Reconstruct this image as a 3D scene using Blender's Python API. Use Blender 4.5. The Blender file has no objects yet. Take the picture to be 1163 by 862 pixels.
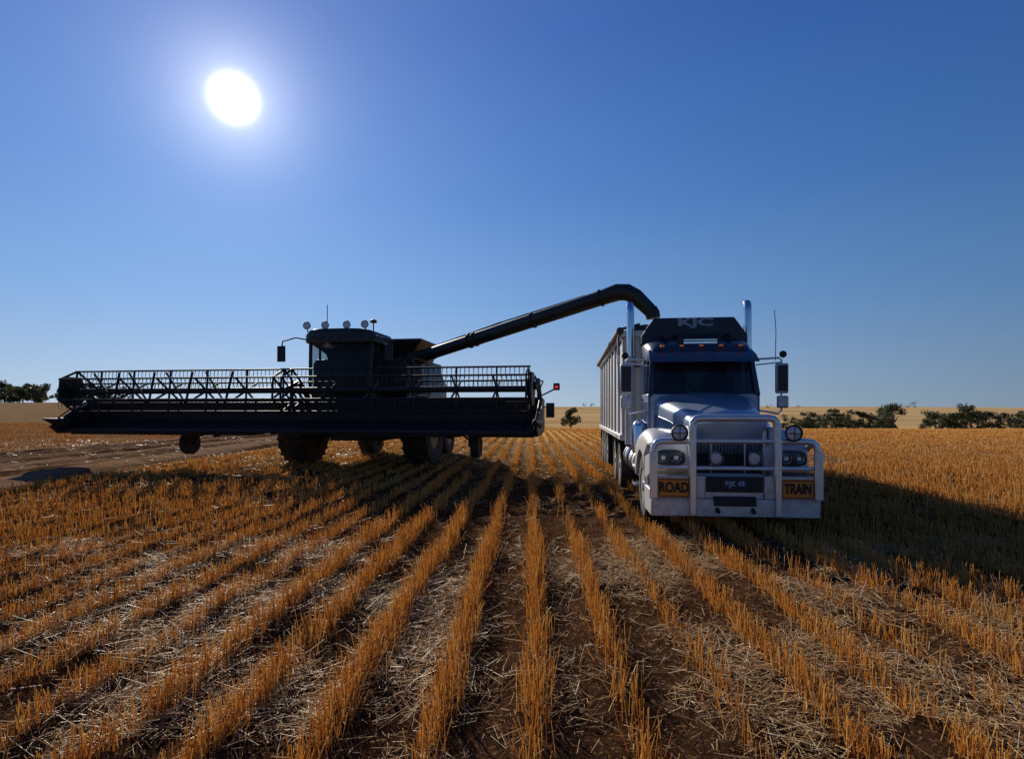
import bpy, math, random
import numpy as np
from mathutils import Vector, Matrix
random.seed(7); rng=np.random.default_rng(7)
sc=bpy.context.scene
R=math.radians
# ---------------------------------------------------------------- helpers
def link(o):
    sc.collection.objects.link(o); return o
def empty(name,loc=(0,0,0),rz=0):
    e=bpy.data.objects.new(name,None); link(e); e.location=loc; e.rotation_euler=(0,0,rz); return e
class MB:
    def __init__(s): s.v=[]; s.f=[]
    def add(s,vs,fs):
        b=len(s.v); s.v+= [tuple(v) for v in vs]; s.f+=[tuple(i+b for i in f) for f in fs]
    def box(s,x0,x1,y0,y1,z0,z1,M=None):
        vs=[Vector((x,y,z)) for x in (x0,x1) for y in (y0,y1) for z in (z0,z1)]
        if M is not None: vs=[M@v for v in vs]
        s.add(vs,[(0,1,3,2),(4,6,7,5),(0,4,5,1),(2,3,7,6),(0,2,6,4),(1,5,7,3)])
    def beam(s,p,q,w,h):
        p=Vector(p);q=Vector(q);d=q-p;L=d.length
        M=Matrix.Translation(p)@d.to_track_quat('Z','Y').to_matrix().to_4x4()
        s.box(-w/2,w/2,-h/2,h/2,0,L,M)
    def cyl(s,p,q,r,n=10,r2=None,cap=True):
        p=Vector(p);q=Vector(q);d=q-p
        if r2 is None:r2=r
        Q=d.to_track_quat('Z','Y')
        vs=[]
        for (c,rr) in ((p,r),(q,r2)):
            for i in range(n):
                a=2*math.pi*i/n
                vs.append(c+Q@Vector((rr*math.cos(a),rr*math.sin(a),0)))
        fs=[(i,(i+1)%n,n+(i+1)%n,n+i) for i in range(n)]
        if cap: fs+=[tuple(range(n))[::-1],tuple(range(n,2*n))]
        s.add(vs,fs)
    def tube(s,pts,r,n=10):
        pts=[Vector(p) for p in pts]; rs=r if isinstance(r,(list,tuple)) else [r]*len(pts)
        vs=[];Q=None
        for k,p in enumerate(pts):
            a=pts[max(k-1,0)];b=pts[min(k+1,len(pts)-1)]
            d=(b-a).normalized()
            if Q is None: Q=d.to_track_quat('Z','Y'); ld=d
            else:
                Q=ld.rotation_difference(d)@Q; ld=d
            for i in range(n):
                t=2*math.pi*i/n
                vs.append(p+Q@Vector((rs[k]*math.cos(t),rs[k]*math.sin(t),0)))
        m=len(pts);fs=[]
        for k in range(m-1):
            for i in range(n):
                fs.append((k*n+i,k*n+(i+1)%n,(k+1)*n+(i+1)%n,(k+1)*n+i))
        fs+=[tuple(range(n))[::-1],tuple(range((m-1)*n,m*n))]
        s.add(vs,fs)
    def loft(s,rings,cap0=True,cap1=True,closed=True):
        n=len(rings[0]);vs=[p for r in rings for p in r];fs=[]
        for k in range(len(rings)-1):
            for i in range(n if closed else n-1):
                j=(i+1)%n
                fs.append((k*n+i,k*n+j,(k+1)*n+j,(k+1)*n+i))
        if cap0: fs.append(tuple(range(n))[::-1])
        if cap1: fs.append(tuple(range((len(rings)-1)*n,len(rings)*n)))
        s.add(vs,fs)
    def rev(s,c,prof,n=32,axis='X'):
        rings=[]
        for (a,r) in prof:
            ring=[]
            for i in range(n):
                t=2*math.pi*i/n
                if axis=='X': ring.append((c[0]+a,c[1]+r*math.cos(t),c[2]+r*math.sin(t)))
                elif axis=='Y': ring.append((c[0]+r*math.cos(t),c[1]+a,c[2]+r*math.sin(t)))
                else: ring.append((c[0]+r*math.cos(t),c[1]+r*math.sin(t),c[2]+a))
            rings.append(ring)
        s.loft(rings)
    def obj(s,name,mat,parent=None,bevel=0,smooth=True,seg=2,solid=0,ang=35):
        me=bpy.data.meshes.new(name); me.from_pydata(s.v,[],s.f); me.update()
        import bmesh
        bm=bmesh.new(); bm.from_mesh(me); bmesh.ops.recalc_face_normals(bm,faces=bm.faces); bm.to_mesh(me); bm.free()
        if smooth:
            me.shade_smooth(); me.set_sharp_from_angle(angle=R(ang))
        me.materials.append(mat)
        o=bpy.data.objects.new(name,me); link(o)
        if parent: o.parent=parent
        if solid:
            m=o.modifiers.new('s','SOLIDIFY'); m.thickness=solid
        if bevel:
            m=o.modifiers.new('b','BEVEL'); m.width=bevel; m.segments=seg; m.limit_method='ANGLE'; m.angle_limit=R(40)
        return o
def nodes(m):
    m.use_nodes=True; return m.node_tree.nodes,m.node_tree.links
def pm(name,col,rough=.5,metal=0,var=.25,scale=3,coat=0,bump=0,dirt=None,dirtamt=.5,emit=0):
    m=bpy.data.materials.new(name); N,L=nodes(m); b=N['Principled BSDF']
    b.inputs['Roughness'].default_value=rough; b.inputs['Metallic'].default_value=metal
    b.inputs['Coat Weight'].default_value=coat
    tc=N.new('ShaderNodeTexCoord'); nz=N.new('ShaderNodeTexNoise'); nz.inputs['Scale'].default_value=scale; nz.inputs['Detail'].default_value=8; nz.inputs['Roughness'].default_value=.65
    L.new(tc.outputs['Object'],nz.inputs['Vector'])
    mx=N.new('ShaderNodeMix'); mx.data_type='RGBA'
    c2=dirt if dirt else tuple(c*(1-var) for c in col)
    mr=N.new('ShaderNodeMapRange'); mr.inputs[1].default_value=.4; mr.inputs[2].default_value=.7; mr.inputs[3].default_value=0; mr.inputs[4].default_value=dirtamt if dirt else 1
    L.new(nz.outputs['Fac'],mr.inputs[0]); L.new(mr.outputs[0],mx.inputs['Factor'])
    mx.inputs['A'].default_value=(*col,1); mx.inputs['B'].default_value=(*c2,1)
    L.new(mx.outputs['Result'],b.inputs['Base Color'])
    r2=N.new('ShaderNodeMapRange'); r2.inputs[3].default_value=max(rough-.08,.03); r2.inputs[4].default_value=min(rough+.2,1)
    L.new(nz.outputs['Fac'],r2.inputs[0]); L.new(r2.outputs[0],b.inputs['Roughness'])
    if bump:
        bp=N.new('ShaderNodeBump'); bp.inputs['Strength'].default_value=bump; bp.inputs['Distance'].default_value=.01; L.new(nz.outputs['Fac'],bp.inputs['Height']); L.new(bp.outputs[0],b.inputs['Normal'])
    if emit:
        b.inputs['Emission Color'].default_value=(*col,1); b.inputs['Emission Strength'].default_value=emit
    return m
M_black=pm('black_plastic',(.014,.014,.015),.5,0,.3)
M_rub=pm('rubber',(.022,.021,.02),.8,0,.2,6,dirt=(.12,.08,.05),dirtamt=.7)
M_alu=pm('polished_aluminium',(.78,.79,.80),.26,.6,.25,5,dirt=(.52,.47,.42),dirtamt=.5)
M_alud=pm('checker_aluminium',(.60,.60,.61),.40,.4,.2,9,dirt=(.40,.34,.27),dirtamt=.7)
M_chrome=pm('chrome',(.8,.8,.82),.08,1,.1,4)
M_silver=pm('pale_blue_paint',(.27,.35,.47),.28,.3,.2,2,coat=.5,dirt=(.28,.27,.27),dirtamt=.4)
M_white=pm('white_paint',(.60,.61,.63),.35,0,.1,2,coat=.3,dirt=(.40,.33,.26),dirtamt=.55)
M_blue=pm('blue_paint',(.02,.045,.14),.25,.2,.3,2,coat=.7)
M_dblue=pm('dark_blue_paint',(.020,.026,.055),.28,.3,.3,2,coat=.5,dirt=(.09,.08,.08),dirtamt=.4)
M_navy=pm('navy_board',(.014,.018,.035),.4,0,.3,3)
M_red=pm('red_paint',(.35,.03,.02),.35,0,.2)
M_or=pm('orange_sign',(.76,.23,.012),.45,0,.25,8,dirt=(.45,.18,.05),dirtamt=.5)
M_amb=pm('amber_lens',(.8,.22,.02),.2,0,.1,emit=.15)
M_redl=pm('red_lens',(.8,.03,.02),.2,0,.1,emit=.6)
M_lens=pm('lamp_glass',(.78,.79,.80),.12,.1,.5,30)
M_grey=pm('trailer_panel',(.50,.50,.51),.42,.1,.25,2,dirt=(.36,.29,.22),dirtamt=.6)
M_dk=pm('dark_steel',(.03,.03,.032),.5,.3,.3,5,dirt=(.10,.07,.05),dirtamt=.5)
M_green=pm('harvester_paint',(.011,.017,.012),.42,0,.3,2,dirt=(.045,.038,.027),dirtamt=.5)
M_yel=pm('yellow_rim',(.22,.13,.02),.5,0,.2)
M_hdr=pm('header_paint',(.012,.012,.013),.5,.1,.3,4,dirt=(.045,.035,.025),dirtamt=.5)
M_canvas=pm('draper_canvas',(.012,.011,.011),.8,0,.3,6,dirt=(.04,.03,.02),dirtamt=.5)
M_grain=pm('grain',(.5,.32,.14),.9,0,.3,60,bump=.6)
M_txt=pm('black_text',(.01,.01,.01),.5,0,0)
M_wtxt=pm('pale_text',(.30,.34,.44),.5,0,0)
M_seat=pm('seat_fabric',(.05,.05,.055),.8)
def glassmat(name,tint=(.03,.035,.04),tr=.35):
    m=bpy.data.materials.new(name);N,L=nodes(m);b=N['Principled BSDF'];out=N['Material Output']
    b.inputs['Base Color'].default_value=(*tint,1);b.inputs['Roughness'].default_value=.05
    b.inputs['Specular IOR Level'].default_value=.6
    t=N.new('ShaderNodeBsdfTransparent');t.inputs[0].default_value=(.7,.75,.75,1);x=N.new('ShaderNodeMixShader');x.inputs[0].default_value=tr
    nz=N.new('ShaderNodeTexNoise');nz.inputs['Scale'].default_value=2.5;mr=N.new('ShaderNodeMapRange');mr.inputs[3].default_value=.03;mr.inputs[4].default_value=.2
    L.new(nz.outputs[0],mr.inputs[0]);L.new(mr.outputs[0],b.inputs['Roughness'])
    L.new(b.outputs[0],x.inputs[1]);L.new(t.outputs[0],x.inputs[2]);L.new(x.outputs[0],out.inputs[0]);return m
M_glass=glassmat('windscreen_glass',(.012,.014,.018)); M_cglass=glassmat('cab_glass',tr=.75)
def text(s,name,loc,size,mat,parent,ex=.004,sx=1):
    c=bpy.data.curves.new(name,'FONT'); c.body=s; c.size=size; c.align_x='CENTER'; c.align_y='CENTER'; c.extrude=ex; c.offset=.006*size/.15
    o=bpy.data.objects.new(name,c); link(o); o.parent=parent; o.location=loc; o.rotation_euler=(R(90),0,0); o.scale=(sx,1,1); c.materials.append(mat); return o
# ---------------------------------------------------------------- numpy noise / terrain
def vn(x,y,seed=0):
    xi=np.floor(x).astype(np.int64); yi=np.floor(y).astype(np.int64); fx=x-xi; fy=y-yi
    fx=fx*fx*(3-2*fx); fy=fy*fy*(3-2*fy)
    def h(a,b):
        n=(a*374761393+b*668265263+seed*982451653)&0x7fffffff
        n=((n^(n>>13))*1274126177)&0x7fffffff
        return ((n^(n>>16))&0xffff)/65535.0
    return (h(xi,yi)*(1-fx)+h(xi+1,yi)*fx)*(1-fy)+(h(xi,yi+1)*(1-fx)+h(xi+1,yi+1)*fx)*fy
def fb(x,y,seed=0,o=4):
    r=0;a=.5
    for i in range(o): r=r+a*vn(x*2**i,y*2**i,seed+i); a*=.5
    return r
def ss(a,b,x):
    t=np.clip((x-a)/(b-a),0,1); return t*t*(3-2*t)
def H(x,y):
    x=np.asarray(x,float);y=np.asarray(y,float)
    rt=ss(-15,12,x)
    z=-2.4*ss(45,120,y)*rt+6.6*ss(135,470,y)*rt
    z=z+5.6*ss(70,300,y)*(1-rt)-1.2*ss(300,600,y)*(1-rt)
    z=z+ (fb(x/140,y/140,3,2)-.37)*5*ss(160,500,y)
    return z
ROWD=.034; SP=.56
def micro(x,y):
    near=1-ss(40,60,y)
    m=(fb(x*1.7,y*1.7,11,4)-.47)*.10+(vn(x*11,y*11,21)-.5)*.034+(vn(x*23,y*23,22)-.5)*.022
    u=(x-ROWD*y-.02)/SP
    m=m+.024*np.cos(2*math.pi*u)
    return m*near*ss(-11.6,-10.6,x+0*y)
def h1(x,y): return float(H(x,y))
# ---------------------------------------------------------------- ground
def graded(lo,hi,step,outlo,outhi,n):
    c=np.arange(lo,hi,step)
    a=hi+(np.geomspace(1,outhi-hi+1,n)-1)[0:]
    b=lo-(np.geomspace(1,lo-outlo+1,n)-1)[::-1]
    return np.unique(np.concatenate([b,c,a]))
def gridmesh(xs,ys,zf,name,mat):
    X,Y=np.meshgrid(xs,ys); Z=zf(X,Y)
    nx,ny=len(xs),len(ys); V=np.stack([X,Y,Z],-1).reshape(-1,3)
    i=np.arange(nx-1)[None,:]+np.arange(ny-1)[:,None]*nx
    F=np.stack([i,i+1,i+1+nx,i+nx],-1).reshape(-1,4)
    return npmesh(name,V,F,mat)
def npmesh(name,V,F,mat,attr=None,smooth=True):
    me=bpy.data.meshes.new(name); k=F.shape[1]
    me.vertices.add(len(V)); me.vertices.foreach_set('co',V.astype(np.float32).ravel())
    me.loops.add(F.size); me.loops.foreach_set('vertex_index',F.astype(np.int32).ravel())
    me.polygons.add(len(F)); me.polygons.foreach_set('loop_start',(np.arange(len(F))*k).astype(np.int32))
    me.polygons.foreach_set('loop_total',np.full(len(F),k,np.int32))
    if smooth: me.polygons.foreach_set('use_smooth',np.ones(len(F),bool))
    me.update(calc_edges=True)
    if attr is not None:
        a=me.attributes.new('rnd','FLOAT','POINT'); a.data.foreach_set('value',attr.astype(np.float32))
    me.materials.append(mat); o=bpy.data.objects.new(name,me); return link(o)
def mixc(N,L,fac,a,b):
    m=N.new('ShaderNodeMix');m.data_type='RGBA'
    for s,v in (('A',a),('B',b)):
        if isinstance(v,tuple): m.inputs[s].default_value=(*v,1)
        else: L.new(v,m.inputs[s])
    if isinstance(fac,(int,float)): m.inputs['Factor'].default_value=fac
    else: L.new(fac,m.inputs['Factor'])
    return m.outputs['Result']
def noise(N,L,vec,scale,detail=6,rough=.6,sc3=None):
    if sc3:
        mp=N.new('ShaderNodeMapping');mp.inputs['Scale'].default_value=sc3;L.new(vec,mp.inputs[0]);vec=mp.outputs[0]
    n=N.new('ShaderNodeTexNoise');n.inputs['Scale'].default_value=scale;n.inputs['Detail'].default_value=detail;n.inputs['Roughness'].default_value=rough
    L.new(vec,n.inputs['Vector']);return n.outputs['Fac']
def mrange(N,L,v,a,b,c=0,d=1):
    m=N.new('ShaderNodeMapRange');L.new(v,m.inputs[0]);m.inputs[1].default_value=a;m.inputs[2].default_value=b;m.inputs[3].default_value=c;m.inputs[4].default_value=d;return m.outputs[0]
def ground_mat():
    m=bpy.data.materials.new('stubble_field_soil');N,L=nodes(m);b=N['Principled BSDF'];b.inputs['Roughness'].default_value=1;b.inputs['Specular IOR Level'].default_value=0
    tc=N.new('ShaderNodeTexCoord').outputs['Object'];sp=N.new('ShaderNodeSeparateXYZ');L.new(tc,sp.inputs[0])
    n1=noise(N,L,tc,2.2,8,.7);n2=noise(N,L,tc,38,4,.7);n3=noise(N,L,tc,.35,4)
    soil=mixc(N,L,mrange(N,L,n1,.35,.65),(.032,.014,.008),(.085,.040,.021))
    chaff=mixc(N,L,n1,(.34,.19,.07),(.50,.31,.14))
    soil=mixc(N,L,mrange(N,L,n2,.55,.67,0,.7),soil,chaff)
    st=noise(N,L,tc,1,5,.6,(1.4,.03,1))
    gold=mixc(N,L,mrange(N,L,st,.3,.7),(.48,.26,.075),(.74,.45,.16))
    gold=mixc(N,L,mrange(N,L,n3,.35,.7,0,.5),gold,(.52,.31,.12))
    f1=mrange(N,L,sp.outputs['Y'],16,42)
    right=mixc(N,L,f1,soil,gold)
    hn=noise(N,L,tc,.012,3,.5,(1,2.5,1))
    hill=mixc(N,L,mrange(N,L,hn,.4,.6),(.44,.27,.12),(.58,.38,.18))
    right=mixc(N,L,mrange(N,L,sp.outputs['Y'],125,150),right,hill)
    n4=noise(N,L,tc,.25,6,.65,(1,1.6,1));n5=noise(N,L,tc,3,6,.7)
    lf=mixc(N,L,mrange(N,L,n4,.35,.65),(.13,.075,.040),(.28,.17,.085))
    lf=mixc(N,L,mrange(N,L,n5,.45,.7,0,.7),lf,(.36,.23,.11))
    lf=mixc(N,L,mrange(N,L,sp.outputs['Y'],60,200,0,.6),lf,(.27,.18,.10))
    col=mixc(N,L,mrange(N,L,sp.outputs['X'],-13.5,-11.2),lf,right)
    L.new(col,b.inputs['Base Color'])
    bp=N.new('ShaderNodeBump');bp.inputs['Strength'].default_value=1;bp.inputs['Distance'].default_value=.04;L.new(noise(N,L,tc,22,8,.75),bp.inputs['Height']);L.new(bp.outputs[0],b.inputs['Normal'])
    return m
xs=graded(-9,9,.055,-2600,2600,85); ys=graded(.6,13,.055,-40,3200,130)
gridmesh(xs,ys,lambda X,Y:H(X,Y)+micro(X,Y),'ground',ground_mat())
def road_mat():
    m=bpy.data.materials.new('dirt_track');N,L=nodes(m);b=N['Principled BSDF'];b.inputs['Roughness'].default_value=1;b.inputs['Specular IOR Level'].default_value=0
    tc=N.new('ShaderNodeTexCoord').outputs['Object']
    a=noise(N,L,tc,1,5,.55,(1.5,.05,1));c=noise(N,L,tc,1.3,8,.75);d=noise(N,L,tc,9,6,.75)
    col=mixc(N,L,mrange(N,L,a,.42,.58),(.060,.030,.017),(.30,.18,.105))
    col=mixc(N,L,mrange(N,L,c,.52,.68,0,.6),col,(.30,.18,.085))
    col=mixc(N,L,mrange(N,L,d,.52,.68,0,.5),col,(.07,.036,.02))
    L.new(col,b.inputs['Base Color']);bp=N.new('ShaderNodeBump');bp.inputs['Strength'].default_value=1;bp.inputs['Distance'].default_value=.12;L.new(c,bp.inputs['Height']);L.new(bp.outputs[0],b.inputs['Normal']);return m
xr=np.linspace(-20,-11.7,120); yr=np.concatenate([np.arange(-10,40,.15),np.geomspace(40,300,60)])
def roadz(X,Y):
    e=ss(-20,-19.2,X)*(1-ss(-12.6,-11.7,X))
    rut=sum(-.12*np.exp(-((X+c+.3*np.sin(Y/9))/.22)**2) for c in (13.6,15.4,17.2,18.6))
    return H(X,Y)+.006+e*(.20+rut+.12*(fb(X*1.2,Y*1.2,5,4)-.47)+.04*(vn(X*5,Y*5,9)-.5))
gridmesh(xr,yr,roadz,'dirt_road',road_mat())
# ---------------------------------------------------------------- stubble
def straw_mat(name,ramp,transl=.45):
    m=bpy.data.materials.new(name);N,L=nodes(m);out=N['Material Output'];b=N['Principled BSDF'];b.inputs['Roughness'].default_value=.45
    at=N.new('ShaderNodeAttribute');at.attribute_name='rnd'
    cr=N.new('ShaderNodeValToRGB');e=cr.color_ramp.elements
    e[0].position=0;e[0].color=(*ramp[0],1);e[1].position=1;e[1].color=(*ramp[-1],1)
    for i,c in enumerate(ramp[1:-1]):
        q=e.new((i+1)/(len(ramp)-1));q.color=(*c,1)
    L.new(at.outputs['Fac'],cr.inputs[0]);L.new(cr.outputs[0],b.inputs['Base Color'])
    t=N.new('ShaderNodeBsdfTranslucent');L.new(cr.outputs[0],t.inputs[0]);x=N.new('ShaderNodeMixShader');x.inputs[0].default_value=transl
    L.new(b.outputs[0],x.inputs[1]);L.new(t.outputs[0],x.inputs[2]);L.new(x.outputs[0],out.inputs[0]);return m
def stalks(name,P,D,W,A,mat):
    n=len(P); d=D/np.linalg.norm(D,axis=1,keepdims=True)
    r=rng.normal(size=(n,3)); u=np.cross(d,r); u/=np.linalg.norm(u,axis=1,keepdims=True); v=np.cross(d,u)
    V=np.empty((n,6,3))
    for i in range(3):
        a=2*math.pi*i/3; o=(u*math.cos(a)+v*math.sin(a))*W[:,None]
        V[:,i]=P+o; V[:,3+i]=P+D+o*.75
    base=(np.arange(n)*6)[:,None,None]
    F=np.array([[0,1,4,3],[1,2,5,4],[2,0,3,5]])[None]+base
    return npmesh(name,V.reshape(-1,3),F.reshape(-1,4),mat,np.repeat(A,6),smooth=False)
Ps=[];Ds=[];Ws=[];As=[]
for k in range(-145,120):
    u=k*SP+.02
    DN=270; NN=DN*7; n=int(1700*math.log(80/8)+NN)
    t=rng.random(n)*n
    y=np.where(t<NN,1+t/DN,8*np.exp((t-NN)/1700))
    x=u+ROWD*y+rng.normal(0,.045,n)*(1+.2*np.sin(y*2))
    x=x+.07*(vn(y*.5,y*0+k,31)-.5)
    leftp=x<-20.2
    keep=(np.abs(x)<1.02*y+1.2)&((x>-11.3)|leftp)
    dn=fb(x*.9,y*.45,41,3); dens=ss(.15,.45,dn)
    g=vn(x*2+k*7.3,y*3.2,44); dens=dens*(.35+.65*ss(.15,.55,g))
    uu=x-ROWD*y
    tr=1-.85*(np.exp(-((uu-.95)/.42)**2)*(y<6.5)+np.exp(-((uu-2.75-.03*y)/.3)**2)*(y<7.5)*.9).clip(0,1)
    dens=dens*tr*np.where(uu<-2.6,.75,1)*np.where(leftp,.45,1)
    keep&=rng.random(n)<dens
    x=x[keep];y=y[keep];n=len(x);uu=uu[keep];lp=leftp[keep]
    if n==0: continue
    hgt=(.12+.17*rng.random(n)**1.2)*(.75+.5*fb(x*.4,y*.4,51,2))*np.where(uu<-2.6,.82,1)*(1-.36*ss(10,24,y))
    la=rng.random(n)*6.28; lt=np.abs(rng.normal(0,.26,n))
    D=np.stack([np.sin(lt)*np.cos(la),np.sin(lt)*np.sin(la),np.cos(lt)],-1)*hgt[:,None]
    z=H(x,y)+micro(x,y)-.015
    Ps.append(np.stack([x,y,z],-1));Ds.append(D)
    Ws.append((.0020+.0016*rng.random(n))*np.maximum(1,y/7));As.append(rng.random(n)*np.where(lp,.35,1))
M_st=straw_mat('standing_straw',[(.44,.19,.035),(.72,.37,.08),(.86,.51,.135),(.90,.66,.28)],.55)
stalks('wheat_stubble',np.concatenate(Ps),np.concatenate(Ds),np.concatenate(Ws),np.concatenate(As),M_st)
def lit(n,y0,y1,pw,wmul,seed,up=.2):
    y=y0+(y1-y0)*rng.random(n)**pw; x=(rng.random(n)*2-1)*(1.02*y+1.0)
    q=fb(x*1.3,y*1.1,seed,3)
    onroad=(x<-11.5)&(x>-20.2)
    k=(rng.random(n)<(.06+ss(.36,.62,q)*1.1)*np.where(onroad,.15,1)); x=x[k];y=y[k];n=len(x);onroad=onroad[k]
    a=rng.random(n)*math.pi*2; L=.04+.2*rng.random(n)**1.8; pt=rng.normal(.06,up,n)
    D=np.stack([np.cos(a)*np.cos(pt),np.sin(a)*np.cos(pt),np.sin(pt)],-1)*L[:,None]
    z=np.where(onroad,roadz(x,y)+.01,H(x,y)+micro(x,y)+.006)+.03*rng.random(n)
    return np.stack([x,y,z],-1),D,(.0014+.0018*rng.random(n)**2)*np.maximum(1,y/wmul),rng.random(n)
a=[lit(125000,1.0,8,.62,7,61),lit(85000,7,34,.7,7,63),lit(9000,1.0,8,.6,7,71,.5)]
M_lit=straw_mat('loose_straw',[(.32,.15,.045),(.62,.37,.14),(.84,.60,.29),(.92,.80,.56)],.3)
stalks('straw_litter',*[np.concatenate([p[i] for p in a]) for i in range(4)],M_lit)
# ---------------------------------------------------------------- trees
M_bark=pm('bark',(.09,.065,.05),.9,0,.4,8)
def leaf_mat():
    m=bpy.data.materials.new('eucalypt_leaves');N,L=nodes(m);out=N['Material Output'];b=N['Principled BSDF'];b.inputs['Roughness'].default_value=.6
    at=N.new('ShaderNodeAttribute');at.attribute_name='rnd'
    c=mixc(N,L,at.outputs['Fac'],(.028,.038,.012),(.11,.12,.045));L.new(c,b.inputs['Base Color'])
    t=N.new('ShaderNodeBsdfTranslucent');L.new(c,t.inputs[0]);x=N.new('ShaderNodeMixShader');x.inputs[0].default_value=.3
    L.new(b.outputs[0],x.inputs[1]);L.new(t.outputs[0],x.inputs[2]);L.new(x.outputs[0],out.inputs[0]);return m
M_leaf=leaf_mat()
def trees(name,specs,nleaf=1300,low=.2,ls=.032):
    e=empty(name,(0,0,0)); tb=MB(); LV=[];LA=[]
    for (x,y,h,w) in specs:
        z=h1(x,y)-.1; base=Vector((x,y,z))
        nb=random.randint(8,12); tz=h*random.uniform(.15,.28)
        tb.cyl(base,base+Vector((0,0,tz)),.03*h,7,.022*h)
        for i in range(nb):
            an=random.uniform(0,6.28); cz=h*random.uniform(low,.86); rr=w/2*random.uniform(.1,.85)*math.sqrt(max(.1,1-((cz/h-.45)/.5)**2))
            c=base+Vector((math.cos(an)*rr,math.sin(an)*rr,cz))
            tb.cyl(base+Vector((0,0,tz*.9)),c,.013*h,5,.005*h)
            cr=h*random.uniform(.11,.21); n=nleaf//nb
            p=rng.normal(size=(n,3)); p/=np.linalg.norm(p,axis=1,keepdims=True); p*=(rng.random((n,1))**.5)
            p*= np.array([cr*1.2,cr*1.2,cr*.8])
            p+=np.array(c)
            s=h*ls*(.6+rng.random(n))
            a1=rng.normal(size=(n,3));a1/=np.linalg.norm(a1,axis=1,keepdims=True);a2=np.cross(a1,rng.normal(size=(n,3)));a2/=np.linalg.norm(a2,axis=1,keepdims=True)
            q=np.stack([p-a1*s[:,None],p+a2*s[:,None]*.6,p+a1*s[:,None],p-a2*s[:,None]*.6],1)
            LV.append(q.reshape(-1,3));sh=random.random()*.6;LA.append(np.repeat(np.clip(sh+.4*rng.random(n),0,1),4))
    tb.obj('trunks',M_bark,e)
    V=np.concatenate(LV);F=np.arange(len(V)).reshape(-1,4)
    o=npmesh('foliage',V,F,M_leaf,np.concatenate(LA),smooth=False);o.parent=e
    return e
sp=[]
for px in (888,895,905,912,918,924,931,937,944,950,956,963,969,975,982,988,994,1001,1008,1014,1049,1056,1062,1069,1076,1083,1090,1096,1103,1110,1118,1125,1134,1143,1152,1161,1170,1185,1205,1230):
    Y=random.uniform(112,128); hh=random.uniform(3.4,5.0)
    if px in(1014,1096,1008,1090): hh=6.0
    if px in (905,888,1143,1049): hh=2.8
    sp.append(((px-581)/650*Y,Y,hh,hh*1.25))
trees('distant_trees',sp,1000,.12,.034)
trees('tree',[(11.6,113,5.2,4.2)],1500,.3)
sp=[]
for i in range(90):
    Y=random.uniform(270,330); px=random.uniform(-200,64)
    if i%12==0: px=random.uniform(64,140)
    hh=random.uniform(6,12); sp.append(((px-581)/650*Y,Y,hh,hh*1.3))
trees('distant_trees',sp,600,.12,.045)
sp=[((px-581)/650*420,420,random.uniform(3,5.5),6) for px in (1030,1038,872,905,1180,663,671)]
trees('distant_trees',sp,300)
# ---------------------------------------------------------------- wheels
def wheel(par,name,c,Rr,W,rimR,rimmat,side=-1,lug=False,n=40):
    m=MB(); w=W/2
    m.rev(c,[(-w*.75,rimR),(-w*.95,rimR*1.05),(-w,rimR+(Rr-rimR)*.5),(-w*.93,Rr*.965),(-w*.75,Rr*.99),(0,Rr),(w*.75,Rr*.99),(w*.93,Rr*.965),(w,rimR+(Rr-rimR)*.5),(w*.95,rimR*1.05),(w*.75,rimR)],n)
    if lug:
        k=22
        for i in range(k):
            for sd in (-1,1):
                a=2*math.pi*(i+(.5 if sd>0 else 0))/k
                p=Vector((c[0]+sd*w*.05,c[1]+math.cos(a)*Rr,c[2]+math.sin(a)*Rr))
                a2=a+.17
                q=Vector((c[0]+sd*w*.95,c[1]+math.cos(a2)*Rr*.99,c[2]+math.sin(a2)*Rr*.99))
                m.beam(p,q,.07,.09)
    else:
        k=48
        for i in range(k):
            a=2*math.pi*i/k
            for gx in (-.62,0,.62):
                M=Matrix.Translation((c[0]+gx*w,c[1],c[2]))@Matrix.Rotation(a+gx*.05,4,'X')
                m.box(-w*.22,w*.22,Rr*.975,Rr*1.012,-Rr*.045,Rr*.045,M)
    m.obj(name+'_tyre',M_rub,par)
    m=MB(); s=side
    m.rev(c,[(s*w*.85,rimR*1.02),(s*w*.8,rimR*.93),(s*w*.25,rimR*.85),(s*w*.2,rimR*.55),(s*w*.75,rimR*.42),(s*w*.8,rimR*.3),(s*w*1.02,rimR*.26),(s*w*1.05,.01)],24)
    for i in range(10):
        a=2*math.pi*i/10; yy=c[1]+math.cos(a)*rimR*.66; zz=c[2]+math.sin(a)*rimR*.66
        m.cyl((c[0]+s*w*.2,yy,zz),(c[0]+s*w*.38,yy,zz),rimR*.045,6)
    m.obj(name+'_rim',rimmat,par)
# ================================================================ TRUCK
T=empty('semi_trailer_truck',(3.25,8.33,0),-math.atan(66/650))
m=MB()
m.box(-1.2,1.2,.02,.10,.24,.50)
m.box(-1.2,-.62,.03,.09,.50,.84); m.box(.62,1.2,.03,.09,.50,.84)
m.box(-.58,-.42,.025,.10,.50,.84);m.box(.42,.58,.025,.10,.50,.84)
m.box(-.42,.42,.06,.11,.50,.84)
m.box(-1.2,-1.13,.09,.75,.24,.62);m.box(1.13,1.2,.09,.75,.24,.62)
m.obj('bull_bar_channel',M_alud,T,bevel=.015)
m=MB()
for s in(-1,1):
    for i in range(9): m.cyl((s*(.68+i*.055),.018,.47),(s*(.68+i*.055),.008,.47),.008,6)
    for i in range(5): m.cyl((s*1.175,.018,.30+i*.04),(s*1.175,.010,.30+i*.04),.008,6)
m.obj('bull_bar_bolts',M_dk,T)
m=MB()
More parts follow.
